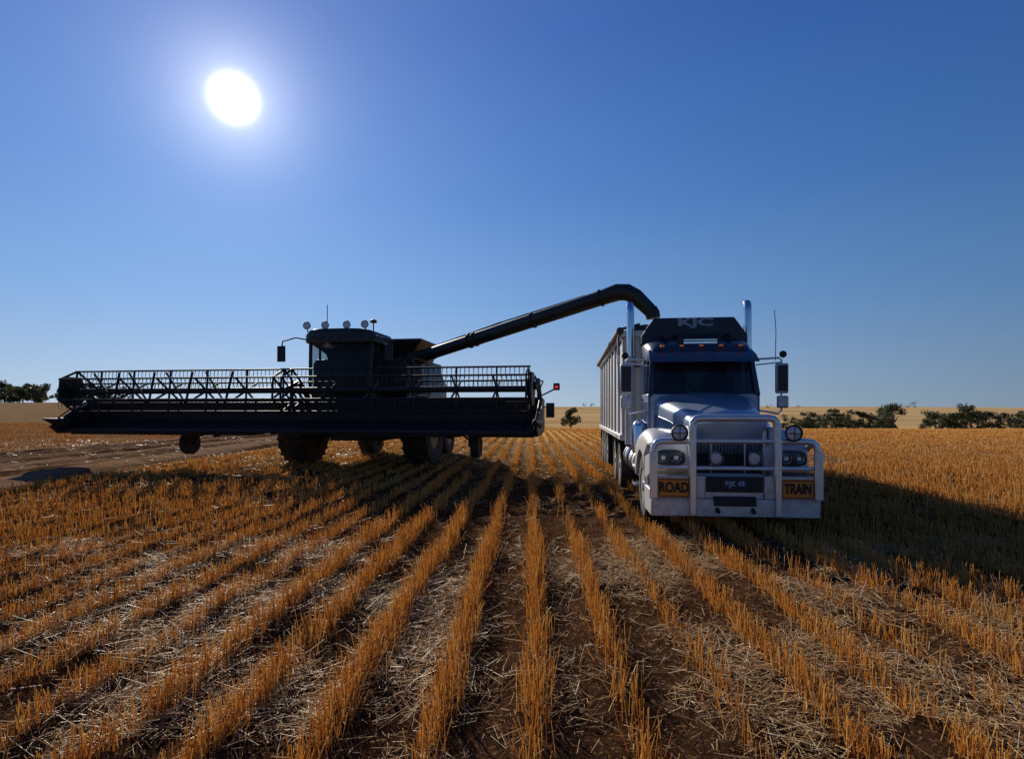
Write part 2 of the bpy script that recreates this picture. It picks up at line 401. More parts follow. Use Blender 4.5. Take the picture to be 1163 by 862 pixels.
for s in(-1,1):
    m.tube([(s*1.165,.06,.50),(s*1.165,.06,1.20),(s*1.15,.06,1.28),(s*1.10,.06,1.33),(s*1.02,.06,1.345),(s*.6,.06,1.345)],.048,14)
    m.tube([(s*1.165,.06,1.30),(s*1.19,.3,1.29),(s*1.19,.7,1.1),(s*1.17,.72,.62)],.035,10)
    m.cyl((s*1.165,.06,.95),(s*.6,.06,.95),.032,12)
m.tube([(-.6,.05,.84),(-.6,.05,1.56),(-.59,.05,1.63),(-.55,.05,1.67),(-.48,.05,1.685),(.48,.05,1.685),(.55,.05,1.67),(.59,.05,1.63),(.6,.05,1.56),(.6,.05,.84)],.055,14)
for z in (1.345,.95): m.cyl((-.6,.05,z),(.6,.05,z),.032,12)
m.obj('bull_bar_tubes',M_alu,T)
m=MB()
for s in (-1,1):
    m.box(s*.6-.045,s*.6+.045,-.03,-.008,.26,1.60)
    m.box(s*1.165-.06,s*1.165+.06,-.012,.01,.5,1.20)
    m.box(s*.6-.012,s*.6+.012,.10,.50,.50,1.55)
m.obj('bull_bar_uprights',M_alu,T,bevel=.01)
m=MB(); m.box(-.30,.30,.0,.058,.40,.54)
for s in(-1,1): m.cyl((s*.25,.03,.36),(s*.25,-.06,.32),.03,8)
m.obj('bumper_slot',M_black,T,bevel=.01)
m=MB(); m.box(-1.10,-.65,.004,.028,.52,.80);m.box(.65,1.10,.004,.028,.52,.80); m.obj('sign_boards',M_or,T,bevel=.004)
m=MB()
for s in(-1,1):
    x0=s*.875
    for (a,b,c,d) in ((-.215,.215,.775,.787),(-.215,.215,.533,.545)): m.box(x0+a,x0+b,-.001,.003,c,d)
    for xx in (-.215,.209): m.box(x0+xx,x0+xx+.006,-.001,.003,.545,.775)
m.obj('sign_borders',M_txt,T,smooth=False)
text('ROAD','sign_text',(-.875,0,.66),.2,M_txt,T,sx=.76);text('TRAIN','sign_text',(.875,0,.66),.2,M_txt,T,sx=.64)
m=MB();m.box(-.40,.40,.03,.056,.60,.83);m.obj('plate_recess',M_black,T,bevel=.01)
m=MB();m.box(-.19,.19,.015,.029,.66,.79);m.obj('number_plate',M_navy,T,bevel=.004)
text('BJK 49','plate_text',(0,.012,.725),.1,M_wtxt,T,ex=.002)
def lamp(x,y,z,r,name,dep=.12,body=M_black,ring=M_chrome,lens=M_lens):
    m=MB();m.rev((x,y,z),[(dep,r*.35),(dep*.7,r*.8),(.01,r),(0,r*1.0),(-.01,r*.93),(.012,r*.86),(.012,.005)],24,'Y');m.obj(name+'_body',body,T)
    m=MB();m.rev((x,y,z),[(.012,r*.86),(-.008,r*.98),(-.016,r*1.03),(-.004,r*1.08),(.02,r*1.06)],24,'Y');m.f=m.f[:-2];m.obj(name+'_bezel',ring,T)
    m=MB();m.rev((x,y,z),[(.008,r*.86),(-.004,r*.6),(-.01,r*.3),(-.012,.004)],24,'Y');m.obj(name+'_lens',lens,T)
for s in(-1,1):
    lamp(s*.80,-.05,1.47,.115,'driving_lamp',lens=M_lens,ring=M_black)
    m=MB()
    for (ww,hh) in ((.20,.012),(.012,.20)): m.box(s*.80-ww/2,s*.80+ww/2,-.085,-.078,1.47-hh/2,1.47+hh/2)
    m.obj('driving_lamp_guard',M_dk,T)
    m=MB();m.cyl((s*.80,.0,1.39),(s*.80,.05,1.34),.02);m.obj('lamp_bracket',M_black,T)
    lamp(s*.27,-.01,1.10,.098,'spot_lamp',lens=M_white)
    m=MB();m.cyl((s*.27,.05,1.02),(s*.27,.05,.94),.015);m.obj('spot_bracket',M_black,T)
# grille
m=MB();m.box(-.52,.52,.42,.60,.80,1.60);m.obj('grille_core',M_txt,T)
m=MB()
for i in range(21):
    x=-.5+.05*i; m.box(x-.008,x+.008,.395,.425,.84,1.58)
m.obj('grille_bars',M_navy,T)
m=MB()
for i in (-1,1): m.box(i*.25-.014,i*.25+.014,.385,.42,.84,1.58)
for s in (-1,1): m.box(s*.535-.028,s*.535+.028,.37,.6,.80,1.60)
m.box(-.5,.5,.38,.44,.78,.84)
m.obj('grille_surround',M_alu,T,bevel=.012)
def section(y,w,zt,zb,r,crown,n=7):
    pts=[(-w,y,zb)]
    for i in range(n+1):
        a=math.pi/2*i/n; pts.append((-w+r-r*math.cos(a),y,zt-r+r*math.sin(a)))
    L=w-r
    for t in (-.66,-.33,0,.33,.66): pts.append((t*L,y,zt+crown*(1-t*t)))
    for i in range(n+1):
        a=math.pi/2*(1-i/n); pts.append((w-r+r*math.cos(a),y,zt-r+r*math.sin(a)))
    pts.append((w,y,zb)); return pts
m=MB()
m.loft([section(.36,.545,1.64,1.58,.05,.02),section(.38,.565,1.68,1.4,.08,.03),section(.44,.585,1.72,1.0,.12,.04),section(.60,.61,1.77,.9,.15,.05),section(1.0,.66,1.86,.9,.18,.06),section(1.5,.76,1.96,.9,.2,.06),section(1.95,.88,2.06,.9,.2,.06)],cap0=True)
m.obj('bonnet',M_silver,T,ang=50)
m=MB();m.loft([[(x*s,y,z+.008) for (x,z) in ((-.10,0),(.10,0),(.10,.012),(-.10,.012))] for (y,z,s) in ((.46,1.765,.7),(.60,1.82,.8),(1.0,1.92,1.0),(1.5,2.02,1.2),(1.9,2.115,1.3))]);m.obj('bonnet_stripe',M_blue,T)
m=MB();m.loft([[(x,y,z) for (x,z) in ((-.045,1.60),(.045,1.60),(.06,1.66),(.05,1.74),(-.05,1.74),(-.06,1.66))] for y in (.335,.37)]);m.obj('bonnet_badge',M_chrome,T,bevel=.008)
m=MB();m.box(-.035,.035,.325,.334,1.62,1.72);m.obj('badge_enamel',M_red,T)
for s in(-1,1):
    m=MB();m.loft([[(s*(w+.006),y,z) for z in (a,b)]+[(s*(w-.01),y,z) for z in (b,a)] for (y,w,a,b) in ((.7,.625,1.30,1.42),(1.2,.70,1.38,1.60),(1.9,.872,1.40,1.72))]);m.obj('bonnet_side_stripe',M_blue,T)
for s in (-1,1):
    rings=[]
    cy=1.25
    for y in [.30,.33,.40,.5,.6,.68,.78,.9,1.05,1.25,1.45,1.6,1.72,1.82,1.86,1.9]:
        zt=float(np.interp(y,[.30,.33,.4,.6,.9,1.25,1.6,1.9],[1.20,1.27,1.34,1.44,1.50,1.50,1.44,1.30]))
        xo=float(np.interp(y,[.30,.4,.7,1.9],[1.12,1.17,1.21,1.22])); xi=.5
        if y<.68: zb=float(np.interp(y,[.3,.4,.68],[.88,.84,.70]))
        elif abs(y-cy)<.6: zb=.52+math.sqrt(.62**2-(y-cy)**2)
        else: zb=.66
        r=min(.2,(zt-zb)*.6)
        ring=[(s*xi,y,zb),(s*xi,y,zt-.1),(s*.66,y,zt-.03),(s*.85,y,zt)]
        for i in range(6):
            a=math.pi/2*i/5; ring.append((s*(xo-r+r*math.sin(a)),y,zt-r+r*math.cos(a)))
        ring.append((s*xo,y,zb))
        rings.append(ring)
    m=MB();m.loft(rings);m.obj('front_guard',M_white,T,ang=60)
    m=MB();rr=[]
    for (dy,k) in ((.02,1.0),(-.03,1.0),(-.05,.9),(-.06,.6),(-.063,.02)):
        rr.append([(s*(.88+.225*k*math.copysign(abs(math.cos(a))**.7,math.cos(a))),.30+dy,1.08+.125*k*math.copysign(abs(math.sin(a))**.7,math.sin(a))) for a in [2*math.pi*i/24 for i in range(24)]])
    m.loft(rr);m.obj('headlight_lens',M_glass,T)
    lamp(s*.80,.245,1.08,.075,'headlight',body=M_chrome);lamp(s*.98,.245,1.08,.07,'headlight',body=M_chrome)
    m=MB();m.box(s*.88-.2,s*.88+.2,.235,.31,.90,.93);m.obj('indicator',M_amb,T,bevel=.01)
    wheel(T,'front_wheel',(s*1.03,1.25,.52),.52,.30,.29,M_alu,side=s)
m=MB();m.box(-.9,.9,1.2,1.3,.45,.55)
m.box(-.48,-.38,.5,7.2,.72,.98);m.box(.38,.48,.5,7.2,.72,.98);m.box(-1.0,1.0,5.15,5.25,.47,.57);m.box(-1,1,6.5,6.6,.47,.57)
m.box(-.55,.55,.6,1.9,.55,.95)
m.obj('chassis',M_dk,T)
def cabsec(y,wb,wt,zb,zt,r=.14):
    p=[(-wb,y,zb),(-wb,y,2.05)]
    n=6
    for i in range(n+1):
        a=math.pi/2*i/n;p.append((-wt+r-r*math.cos(a),y,zt-r+r*math.sin(a)))
    for i in range(n+1):
        a=math.pi/2*(1-i/n);p.append((wt-r+r*math.cos(a),y,zt-r+r*math.sin(a)))
    p+=[(wb,y,2.05),(wb,y,zb)];return p
m=MB();m.loft([cabsec(1.96,.93,.93,1.0,2.08,.05),cabsec(2.02,.96,.9,1.0,2.12,.05)]);m.obj('cowl',M_silver,T)
m=MB();m.loft([
  [(x,y,z) for (x,z) in ((-w,2.76),(-w,zt-.14),(-w+.05,zt-.05),(-w+.16,zt),(-.3,zt+.03),(.3,zt+.03),(w-.16,zt),(w-.05,zt-.05),(w,zt-.14),(w,2.76))] for (y,w,zt) in ((2.16,.86,2.90),(2.22,.90,2.98),(2.45,.95,3.10),(2.8,.98,3.18),(3.15,.98,3.18))])
m.obj('cab_roof',M_dblue,T,ang=50)
m=MB();m.box(-.98,.98,2.85,3.15,1.0,2.76)
for s in(-1,1):
    m.box(s*.965-.02,s*.965+.02,2.0,2.85,1.0,2.10)
m.obj('cab_shell',M_silver,T,bevel=.03)
m=MB()
for s in(-1,1):
    m.box(s*.99-.004,s*.99+.004,2.08,2.82,1.55,1.95)
    m.box(s*1.0-.02,s*1.0+.02,2.65,2.78,1.98,2.02)
m.obj('door_graphic',M_blue,T)
m=MB()
for s in(-1,1):
    m.beam((s*.93,2.0,2.06),(s*.87,2.2,2.80),.09,.09)
    m.beam((s*.96,2.35,2.08),(s*.93,2.42,2.78),.04,.05)
m.obj('cab_pillars',M_dblue,T,bevel=.01)
m=MB();k=11;ra=[];rb=[]
for i in range(k):
    t=-1+2*i/(k-1); ra.append((t*.9,1.97+.06*t*t-.03,2.08));rb.append((t*.85,2.17+.06*t*t-.03,2.79))
m.add(ra+rb,[(i,i+1,k+i+1,k+i) for i in range(k-1)]);m.obj('windscreen',M_glass,T)
m=MB()
for s in(-1,1): m.add([(s*.955,2.06,2.1),(s*.955,2.83,2.1),(s*.935,2.83,2.76),(s*.90,2.24,2.76)],[(0,1,2,3)])
m.obj('side_windows',M_glass,T)
m=MB()
m.box(-.75,.75,2.45,2.7,1.2,1.95)
for s in(-.45,.45): m.box(s-.24,s+.24,2.5,2.64,1.6,2.45); m.box(s-.12,s+.12,2.52,2.6,2.45,2.62)
m.box(-.9,.9,2.05,2.25,1.8,2.1)
m.obj('cab_interior',M_seat,T,bevel=.03)
m=MB();m.rev((.42,2.32,2.15),[(0,.19),(.015,.2),(.03,.19)],20,'Y');m.obj('steering_wheel',M_black,T)
m=MB()
for s in(-1,1): m.tube([(s*.1,1.93,2.09),(s*.35,1.98,2.38),(s*.42,2.03,2.5)],.009,5); m.tube([(s*.25,2.01,2.35),(s*.5,2.08,2.62)],.008,5)
m.obj('wipers',M_black,T)
m=MB();m.loft([[(x*w,y+.10*(abs(x)**2),z) for x in (-1,-.75,-.5,-.25,0,.25,.5,.75,1)]+[(x*w,y+.10*(abs(x)**2)+.02,z+.012) for x in (1,.75,.5,.25,0,-.25,-.5,-.75,-1)] for (y,z,w) in ((1.80,2.66,.95),(1.98,2.80,.95),(2.2,2.92,.93))]);m.obj('sun_visor',M_dblue,T)
m=MB()
for x in(-.7,-.35,0,.35,.7):
    m.box(x-.035,x+.035,2.14,2.20,2.97,3.0)
m.obj('roof_marker_lamps',M_amb,T,bevel=.01)
m=MB();m.loft([[(x*w,y,z) for (x,z) in ((-1,zb),(-.9,zt),(.9,zt),(1,zb))] for (y,w,zb,zt) in ((2.25,.36,2.95,3.10),(2.35,.42,2.98,3.24),(2.75,.42,3.05,3.28))]);m.obj('roof_air_unit',M_black,T,bevel=.02)
m=MB();m.box(-.3,.3,2.24,2.26,3.03,3.07);m.box(-.3,.3,2.24,2.26,3.09,3.11);m.obj('roof_air_unit_grille',M_chrome,T)
m=MB()
for s in(-1,1): m.cyl((s*.6,2.9,3.24),(s*.6,2.4,3.22),.02,10,.05)
m.obj('air_horns',M_dk,T)
m=MB();m.loft([[(x,y,z) for (x,z) in ((-1.0,3.08),(-1.0,3.26),(-.76,3.60),(.76,3.60),(1.0,3.26),(1.0,3.08))] for y in (2.78,3.12)]);m.obj('roof_deflector',M_navy,T,bevel=.03)
text('KJC','board_text',(.02,2.772,3.50),.20,M_wtxt,T,sx=2.1)
for s in(-1,1):
    m=MB();m.cyl((s*1.16,3.32,1.1),(s*1.16,3.32,2.9),.11,20);m.obj('exhaust_muffler',M_alud,T)
    m=MB();m.tube([(s*1.16,3.32,2.88),(s*1.16,3.32,3.2),(s*1.16,3.32,3.80),(s*1.165,3.34,3.90),(s*1.17,3.40,3.97)],.078,18);m.obj('exhaust_stack',M_chrome,T)
    m=MB();m.beam((s*1.1,3.3,2.7),(s*.9,3.1,2.7),.05,.05);m.beam((s*1.1,3.3,1.5),(s*.9,3.1,1.5),.05,.05);m.obj('exhaust_bracket',M_dk,T)
    m=MB();m.rev((s*1.10,2.25,1.0),[(0,.05),(.01,.14),(.5,.14),(.56,.12),(.62,.05)],18,'Z');m.obj('air_cleaner',M_chrome,T)
    x=s*1.37
    m=MB();m.box(x-.11,x+.11,2.0,2.09,2.1,2.64);m.obj('mirror_housing',M_alud,T,bevel=.03)
    m=MB();m.box(x-.10,x+.10,1.97,2.04,1.84,2.06);m.obj('spot_mirror_housing',M_alud,T,bevel=.03)
    m=MB();m.box(x-.085,x+.085,1.992,1.998,2.14,2.60);m.obj('mirror_inset',M_dk,T)
    m=MB();m.tube([(s*.93,2.12,2.72),(x-.04*s,2.08,2.74),(x,2.06,2.70),(x,2.06,1.80),(x-.05*s,2.08,1.74),(s*.98,2.14,1.80)],.018,8)
    m.tube([(s*.95,2.12,2.62),(x,2.08,2.66)],.012,8)
    m.obj('mirror_arms',M_alu,T)
    m=MB();m.rev((x+.02*s,2.04,2.80),[(-.03,.01),(-.02,.06),(.0,.065),(.03,.03)],16,'Y');m.obj('round_mirror',M_black,T)
m=MB();m.tube([(1.28,2.1,2.7),(1.29,2.1,3.2),(1.27,2.12,3.6)],.007,6);m.tube([(-1.2,2.1,2.7),(-1.2,2.1,3.3)],.006,6);m.obj('aerial',M_black,T)
for s in(-1,1):
    m=MB();m.rev((s*.92,2.35,.80),[(0,.02),(.02,.26),(.04,.30),(1.9,.30),(1.92,.26),(1.94,.02)],28,'Y')
    m.obj('fuel_tank',M_alu,T)
    m=MB()
    for y in(2.6,3.3,4.0): m.rev((s*.92,y,.80),[(0,.305),(0,.315),(.05,.315),(.05,.305)],28,'Y')
    m.obj('tank_straps',M_dk,T)
    m=MB();m.box(s*1.1-.13,s*1.1+.13,1.95,2.32,.42,.47);m.box(s*1.1-.13,s*1.1+.13,1.95,2.32,.75,.80);m.box(s*1.0-.05,s*1.0+.05,1.95,2.3,.4,1.05);m.obj('cab_steps',M_alud,T,bevel=.01)
    for y in(5.2,6.55):
        wheel(T,'drive_wheel',(s*1.10,y,.52),.52,.27,.28,M_alu,side=s);wheel(T,'drive_wheel_inner',(s*.78,y,.52),.52,.27,.28,M_dk,side=s)
    for y in(9.7,10.95,12.2):
        wheel(T,'trailer_wheel',(s*1.10,y,.52),.52,.27,.28,M_alu,side=s);wheel(T,'trailer_wheel_inner',(s*.78,y,.52),.52,.27,.28,M_dk,side=s)
    m=MB()
    for y0 in(4.62,5.97):
        m.loft([[(s*xx,y0+.58+.62*math.cos(a)*k,.5+.62*math.sin(a)*k) for (xx,k) in ((.62,1),(1.25,1),(1.25,1.02),(.62,1.02))] for a in [R(20+14*i) for i in range(11)]])
    m.loft([[(s*xx,yy,zz+d) for (xx,d) in ((.62,0),(1.25,0),(1.25,.02),(.62,.02))] for (yy,zz) in ((8.9,.75),(9.1,1.08),(12.9,1.08),(13.1,.75))])
    m.obj('mudguards',M_black,T)
    m=MB();m.box(s*1.0-.22,s*1.0+.22,13.15,13.16,.12,.75);m.obj('mudflap',M_black,T)
m=MB()
y0,y1=4.0,13.2;zb,zt=1.22,3.45
m.box(-1.22,1.22,y0,y0+.05,zb,zt);m.box(-1.22,-1.17,y0+.05,y1,zb,zt);m.box(1.17,1.22,y0+.05,y1,zb,zt);m.box(-1.17,1.17,y1-.05,y1,zb,zt);m.box(-1.17,1.17,y0+.05,y1-.05,zb,zb+.06)
m.obj('trailer_tub',M_grey,T)
m=MB()
n=9
for i in range(n):
    y=y0+.1+(y1-y0-.2)*i/(n-1)
    for s in(-1,1): m.box(s*1.24-.018,s*1.24+.018,y-.05,y+.05,zb,zt-.08)
for x in (-.8,-.4,0,.4,.8): m.box(x-.04,x+.04,y0-.06,y0-.002,zb,zt-.08)
m.obj('trailer_ribs',M_grey,T,bevel=.01)
m=MB()
for s in(-1,1):
    m.box(s*1.25-.06,s*1.25+.06,y0-.06,y1+.03,zt-.07,zt+.07);m.box(s*1.25-.05,s*1.25+.05,y0,y1,zb-.08,zb+.04)
m.box(-1.19,1.19,y0-.07,y0+.05,zt-.07,zt+.07);m.box(-1.19,1.19,y1-.05,y1+.03,zt-.07,zt+.07)
m.obj('trailer_rails',M_alud,T,bevel=.012)
m=MB();m.tube([(-1.32,y0-.1,zt+.06),(-1.33,y0+3,zt+.05),(-1.31,y0+6,zt+.07),(-1.32,y1,zt+.06)],.08,14)
m.loft([[(x,y,z) for (x,z) in ((-1.36,zt-.45),(-1.38,zt-.1),(-1.30,zt+.12),(-.9,zt+.22),(-.9,zt+.18),(-1.28,zt+.08),(-1.34,zt-.1),(-1.32,zt-.45))] for y in (y0-.14,y0+.02)])
m.obj('rolled_tarp',M_navy,T)
m=MB();m.loft([[(x,y,z) for (x,z) in ((-1.2,zt),(-1.15,zt+.14),(-.8,zt+.2),(.8,zt+.2),(1.15,zt+.14),(1.2,zt))] for y in (y0-.03,y0+.03)]);m.obj('front_headboard',M_navy,T)
gx=np.linspace(-1.16,1.16,24);gy=np.linspace(y0+.06,y1-.06,60)
o=gridmesh(gx,gy,lambda X,Y:zt-.55+.45*np.exp(-((Y-7.4)/1.3)**2-(X/.8)**2)+.3*np.exp(-((Y-9.8)/1.3)**2-(X/.8)**2)+.03*fb(X*5,Y*5,2),'grain_load',M_grain);o.parent=T
m=MB();m.box(-.5,-.38,4.2,13,.98,1.14);m.box(.38,.5,4.2,13,.98,1.14)
for y in(9.7,10.95,12.2): m.box(-1,1,y-.06,y+.06,.46,.58)
for s in(-1,1): m.box(s*1.0-.05,s*1.0+.05,7.9,8.0,.3,1.15);m.box(s*1.0-.15,s*1.0+.15,7.8,8.1,.26,.3)
m.obj('trailer_chassis',M_dk,T)
m=MB();m.box(-1.2,1.2,13.2,13.28,.85,1.1);m.obj('rear_bumper',M_alud,T)
m=MB()
for s in(-1,1): m.box(s*.95-.15,s*.95+.15,13.28,13.31,.9,1.04)
m.obj('tail_lamps',M_redl,T)
# ================================================================ HARVESTER
HO=Vector((-6.28,16.46,0)); HR=-R(9)
C=empty('combine_harvester',HO,HR)
Minv=(Matrix.Translation(HO)@Matrix.Rotation(HR,4,'Z')).inverted()
def WL(p): return Minv@Vector(p)
HW=7.05
m=MB()
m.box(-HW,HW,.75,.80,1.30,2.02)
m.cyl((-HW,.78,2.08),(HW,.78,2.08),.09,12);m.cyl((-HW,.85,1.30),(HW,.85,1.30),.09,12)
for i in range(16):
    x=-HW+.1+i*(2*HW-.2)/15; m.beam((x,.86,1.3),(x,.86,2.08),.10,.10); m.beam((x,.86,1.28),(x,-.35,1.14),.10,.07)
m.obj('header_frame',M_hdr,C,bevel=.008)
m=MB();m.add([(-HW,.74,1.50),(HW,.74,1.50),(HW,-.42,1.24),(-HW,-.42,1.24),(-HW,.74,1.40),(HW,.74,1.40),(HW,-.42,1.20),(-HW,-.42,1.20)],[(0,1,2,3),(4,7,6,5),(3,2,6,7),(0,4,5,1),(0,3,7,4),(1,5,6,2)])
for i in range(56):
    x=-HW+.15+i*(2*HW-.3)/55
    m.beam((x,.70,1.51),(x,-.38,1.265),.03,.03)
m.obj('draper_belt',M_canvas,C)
m=MB();m.box(-HW,HW,-.50,-.42,1.16,1.25)
n=150
for i in range(n):
    x=-HW+.05+i*(2*HW-.1)/(n-1); m.cyl((x,-.50,1.2),(x,-.66,1.195),.022,5,.006)
m.obj('cutter_bar',M_dk,C)
m=MB()
for x0,x1 in((-7.0,-4.2),(-4.0,-1.2),(2.6,5.0),(5.2,7.0)):
    m.box(x0,x1,-.38,.5,1.08,1.15)
m.obj('skid_plates',M_hdr,C,bevel=.02)
for s in(-1,1):
    m=MB();prof=[(.95,1.2),(.95,2.1),(.4,2.15),(-.1,1.85),(-.6,1.55),(-.95,1.32),(-.7,1.12),(0,1.12)]
    m.loft([[(s*HW+dx,y,z) for (y,z) in prof] for dx in (0,s*.10)]);m.obj('header_end_panel',M_hdr,C,bevel=.02)
    m=MB();m.tube([(s*(HW+.05),-.4,1.45),(s*(HW+.06),-.8,1.47),(s*(HW+.07),-1.15,1.56)],[.15,.10,.015],12)
    m.tube([(s*(HW+.06),-.8,1.5),(s*(HW+.14),-.1,1.9),(s*(HW+.15),.6,1.9)],.02,8)
    m.obj('crop_divider',M_hdr,C)
ra=(-.35,2.36);RR=.60
m=MB();m.cyl((-HW+.15,*ra),(HW-.15,*ra),.085,14);m.obj('reel_axle',M_hdr,C)
m=MB();tn=MB()
nb=6
for b in range(nb):
    a=R(25)+2*math.pi*b/nb; y=ra[0]+RR*math.cos(a);z=ra[1]+RR*math.sin(a)
    m.cyl((-HW+.15,y,z),(HW-.15,y,z),.026,8)
    nt=112
    for i in range(nt):
        x=-HW+.2+i*(2*HW-.4)/(nt-1)
        tn.tube([(x,y,z),(x+random.uniform(-.008,.008),y-.03,z-.14),(x+random.uniform(-.01,.01),y+.03,z-.31)],[.012,.010,.007],4)
m.obj('reel_bats',M_hdr,C);tn.obj('reel_tines',M_black,C)
m=MB()
xs_s=[-HW+.2,-6.0,-4.9,-3.7,-2.5,-1.25,-.12,.12,1.25,2.5,3.7,4.9,6.0,HW-.2]
for x in xs_s:
    for b in range(nb):
        a=R(25)+2*math.pi*b/nb;a2=R(25)+2*math.pi*(b+1)/nb
        p=(x,ra[0]+RR*math.cos(a),ra[1]+RR*math.sin(a));q=(x,ra[0]+RR*math.cos(a2),ra[1]+RR*math.sin(a2))
        m.beam((x,*ra),p,.035,.05)
        if x in (xs_s[0],xs_s[-1],-.12,.12): m.beam(p,q,.03,.06)
for x in (-5.45,-4.3,-3.1,-1.85):
    for s in(-1,1):
        m.beam((x,ra[0]-.1,2.0),(x+s*.42,ra[0]-.35,2.88),.05,.05)
m.obj('reel_spiders',M_hdr,C)
m=MB()
for x in(-HW+.02,0,HW-.02):
    m.beam((x,.85,2.15),(x,.3,2.62),.10,.14);m.beam((x,.3,2.62),(x,-.35,2.40),.09,.13);m.beam((x,.8,1.9),(x,.1,2.45),.06,.06)
m.obj('reel_arms',M_hdr,C,bevel=.01)
m=MB()
for s in(-1,1): m.rev((s*(HW-.1),ra[0],ra[1]),[(-.03,.01),(-.03,.5),(.03,.5),(.03,.01)],6,'X')
m.obj('reel_end_plates',M_hdr,C)
m=MB();m.tube([(HW-.1,.8,2.2),(HW+.1,.5,2.6),(HW+.05,0,2.6),(HW,-.3,2.4)],.02,6);m.tube([(HW-.3,.8,2.2),(HW-.1,.4,2.75),(HW,-.2,2.5)],.02,6)
m.box(HW+.2,HW+.42,.3,.45,1.6,2.0);m.beam((HW,.8,2.2),(HW+.45,.8,2.42),.04,.04)
m.obj('header_hoses',M_black,C)
m=MB();m.box(HW+.36,HW+.54,.74,.82,2.36,2.56);m.obj('header_marker_housing',M_black,C,bevel=.02)
m=MB();m.box(HW+.41,HW+.49,.70,.739,2.41,2.49);m.obj('header_marker_lamp',M_redl,C,bevel=.01)
for x,s in((-3.75,1),(5.25,-1)):
    wheel(C,'gauge_wheel',(x,.55,.80),.34,.24,.19,M_dk,side=-1,n=28)
    m=MB();m.beam((x+s*.2,.55,.8),(x+s*.2,.7,1.3),.06,.08);m.cyl((x-.1,.55,.8),(x+s*.22,.55,.8),.04,8);m.beam((x+s*.2,.7,1.28),(x+s*1.0,.8,1.28),.10,.10)
    m.beam((x+s*.2,.6,.95),(x+s*.75,.8,1.28),.05,.05);m.obj('gauge_wheel_fork',M_hdr,C)
    m=MB();m.tube([(x+s*.9,.7,1.05),(x+s*.75,.7,1.0),(x+s*.7,.7,1.2)],.06,6);m.obj('gauge_wheel_bracket',M_hdr,C)
cx=.80
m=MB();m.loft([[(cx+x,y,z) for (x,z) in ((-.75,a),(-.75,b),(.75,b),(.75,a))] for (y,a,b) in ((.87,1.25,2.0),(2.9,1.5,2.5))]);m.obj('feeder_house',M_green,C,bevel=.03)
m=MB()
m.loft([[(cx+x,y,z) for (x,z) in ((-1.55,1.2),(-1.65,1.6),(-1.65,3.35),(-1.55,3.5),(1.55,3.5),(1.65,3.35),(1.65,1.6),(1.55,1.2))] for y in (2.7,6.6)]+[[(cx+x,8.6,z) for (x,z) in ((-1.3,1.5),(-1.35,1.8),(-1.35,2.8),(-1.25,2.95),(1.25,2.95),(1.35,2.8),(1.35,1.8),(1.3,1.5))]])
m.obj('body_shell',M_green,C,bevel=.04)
m=MB();m.box(cx-.9,cx+.9,2.4,7.6,.8,1.25);m.box(cx-1.9,cx+1.9,2.85,3.15,.85,1.2);m.box(cx-1.5,cx+1.5,7.3,7.5,.65,.85);m.obj('axles',M_dk,C,bevel=.02)
for s in(-1,1):
    wheel(C,'drive_wheel',(cx+s*2.12,3.0,1.02),1.02,.86,.5,M_yel,side=s,lug=True)
    wheel(C,'rear_wheel',(cx+s*1.55,7.4,.75),.75,.6,.38,M_yel,side=s,lug=True)
    m=MB();m.box(cx+s*1.7-.05,cx+s*1.7+.05,3.6,6.4,1.5,2.2);m.box(cx+s*1.9-.25,cx+s*1.9+.25,2.0,3.9,2.35,2.42);m.obj('side_shield',M_green,C,bevel=.02)
m=MB()
def rect(w,y0,y1,z): return [(cx-w,y0,z),(cx+w,y0,z),(cx+w,y1,z),(cx-w,y1,z)]
m.loft([rect(1.5,3.5,6.0,3.5),rect(1.55,3.4,6.1,3.75),rect(2.0,3.1,6.6,4.12),rect(2.0,3.1,6.6,4.2)])
m.obj('grain_tank',M_green,C,bevel=.02)
m=MB();m.box(cx-1.3,cx+1.3,6.2,8.0,3.3,3.7);m.cyl((cx-.9,7.2,3.6),(cx-.9,7.2,4.3),.08,12);m.obj('engine_cover',M_green,C,bevel=.05)
m=MB()
def csec(z,wf,wb,yf,yb): return [(cx-wf,yf,z),(cx-wf*.6,yf-.14,z),(cx,yf-.2,z),(cx+wf*.6,yf-.14,z),(cx+wf,yf,z),(cx+wb,yb,z),(cx-wb,yb,z)]
m.loft([csec(2.1,.95,.95,1.35,2.75),csec(2.42,.98,.98,1.25,2.75)]);m.obj('cab_base',M_green,C,bevel=.02)
m=MB();g=[csec(2.42,.97,.97,1.25,2.75),csec(3.86,1.0,.98,1.35,2.75)];m.loft(g,False,False);m.obj('cab_glazing',M_cglass,C)
m=MB()
for (a,b) in zip(*g):
    if abs(a[0]-cx)>.9: m.beam(a,b,.09,.09)
m.beam((cx-.97,1.9,2.42),(cx-.98,1.9,3.86),.05,.06);m.beam((cx+.97,1.9,2.42),(cx+.98,1.9,3.86),.05,.06)
m.box(cx-.96,cx+.96,2.72,2.74,2.42,3.2)
m.box(cx-.3,cx+.3,2.1,2.3,2.7,3.35);m.box(cx-.3,cx+.3,1.8,2.3,2.6,2.75);m.box(cx-.12,cx+.12,2.12,2.22,3.35,3.55)
m.cyl((cx,1.55,2.42),(cx,1.7,3.0),.04,8);m.beam((cx+.5,1.5,2.7),(cx+.5,1.55,3.1),.25,.04)
m.obj('cab_frame',M_black,C)
m=MB()
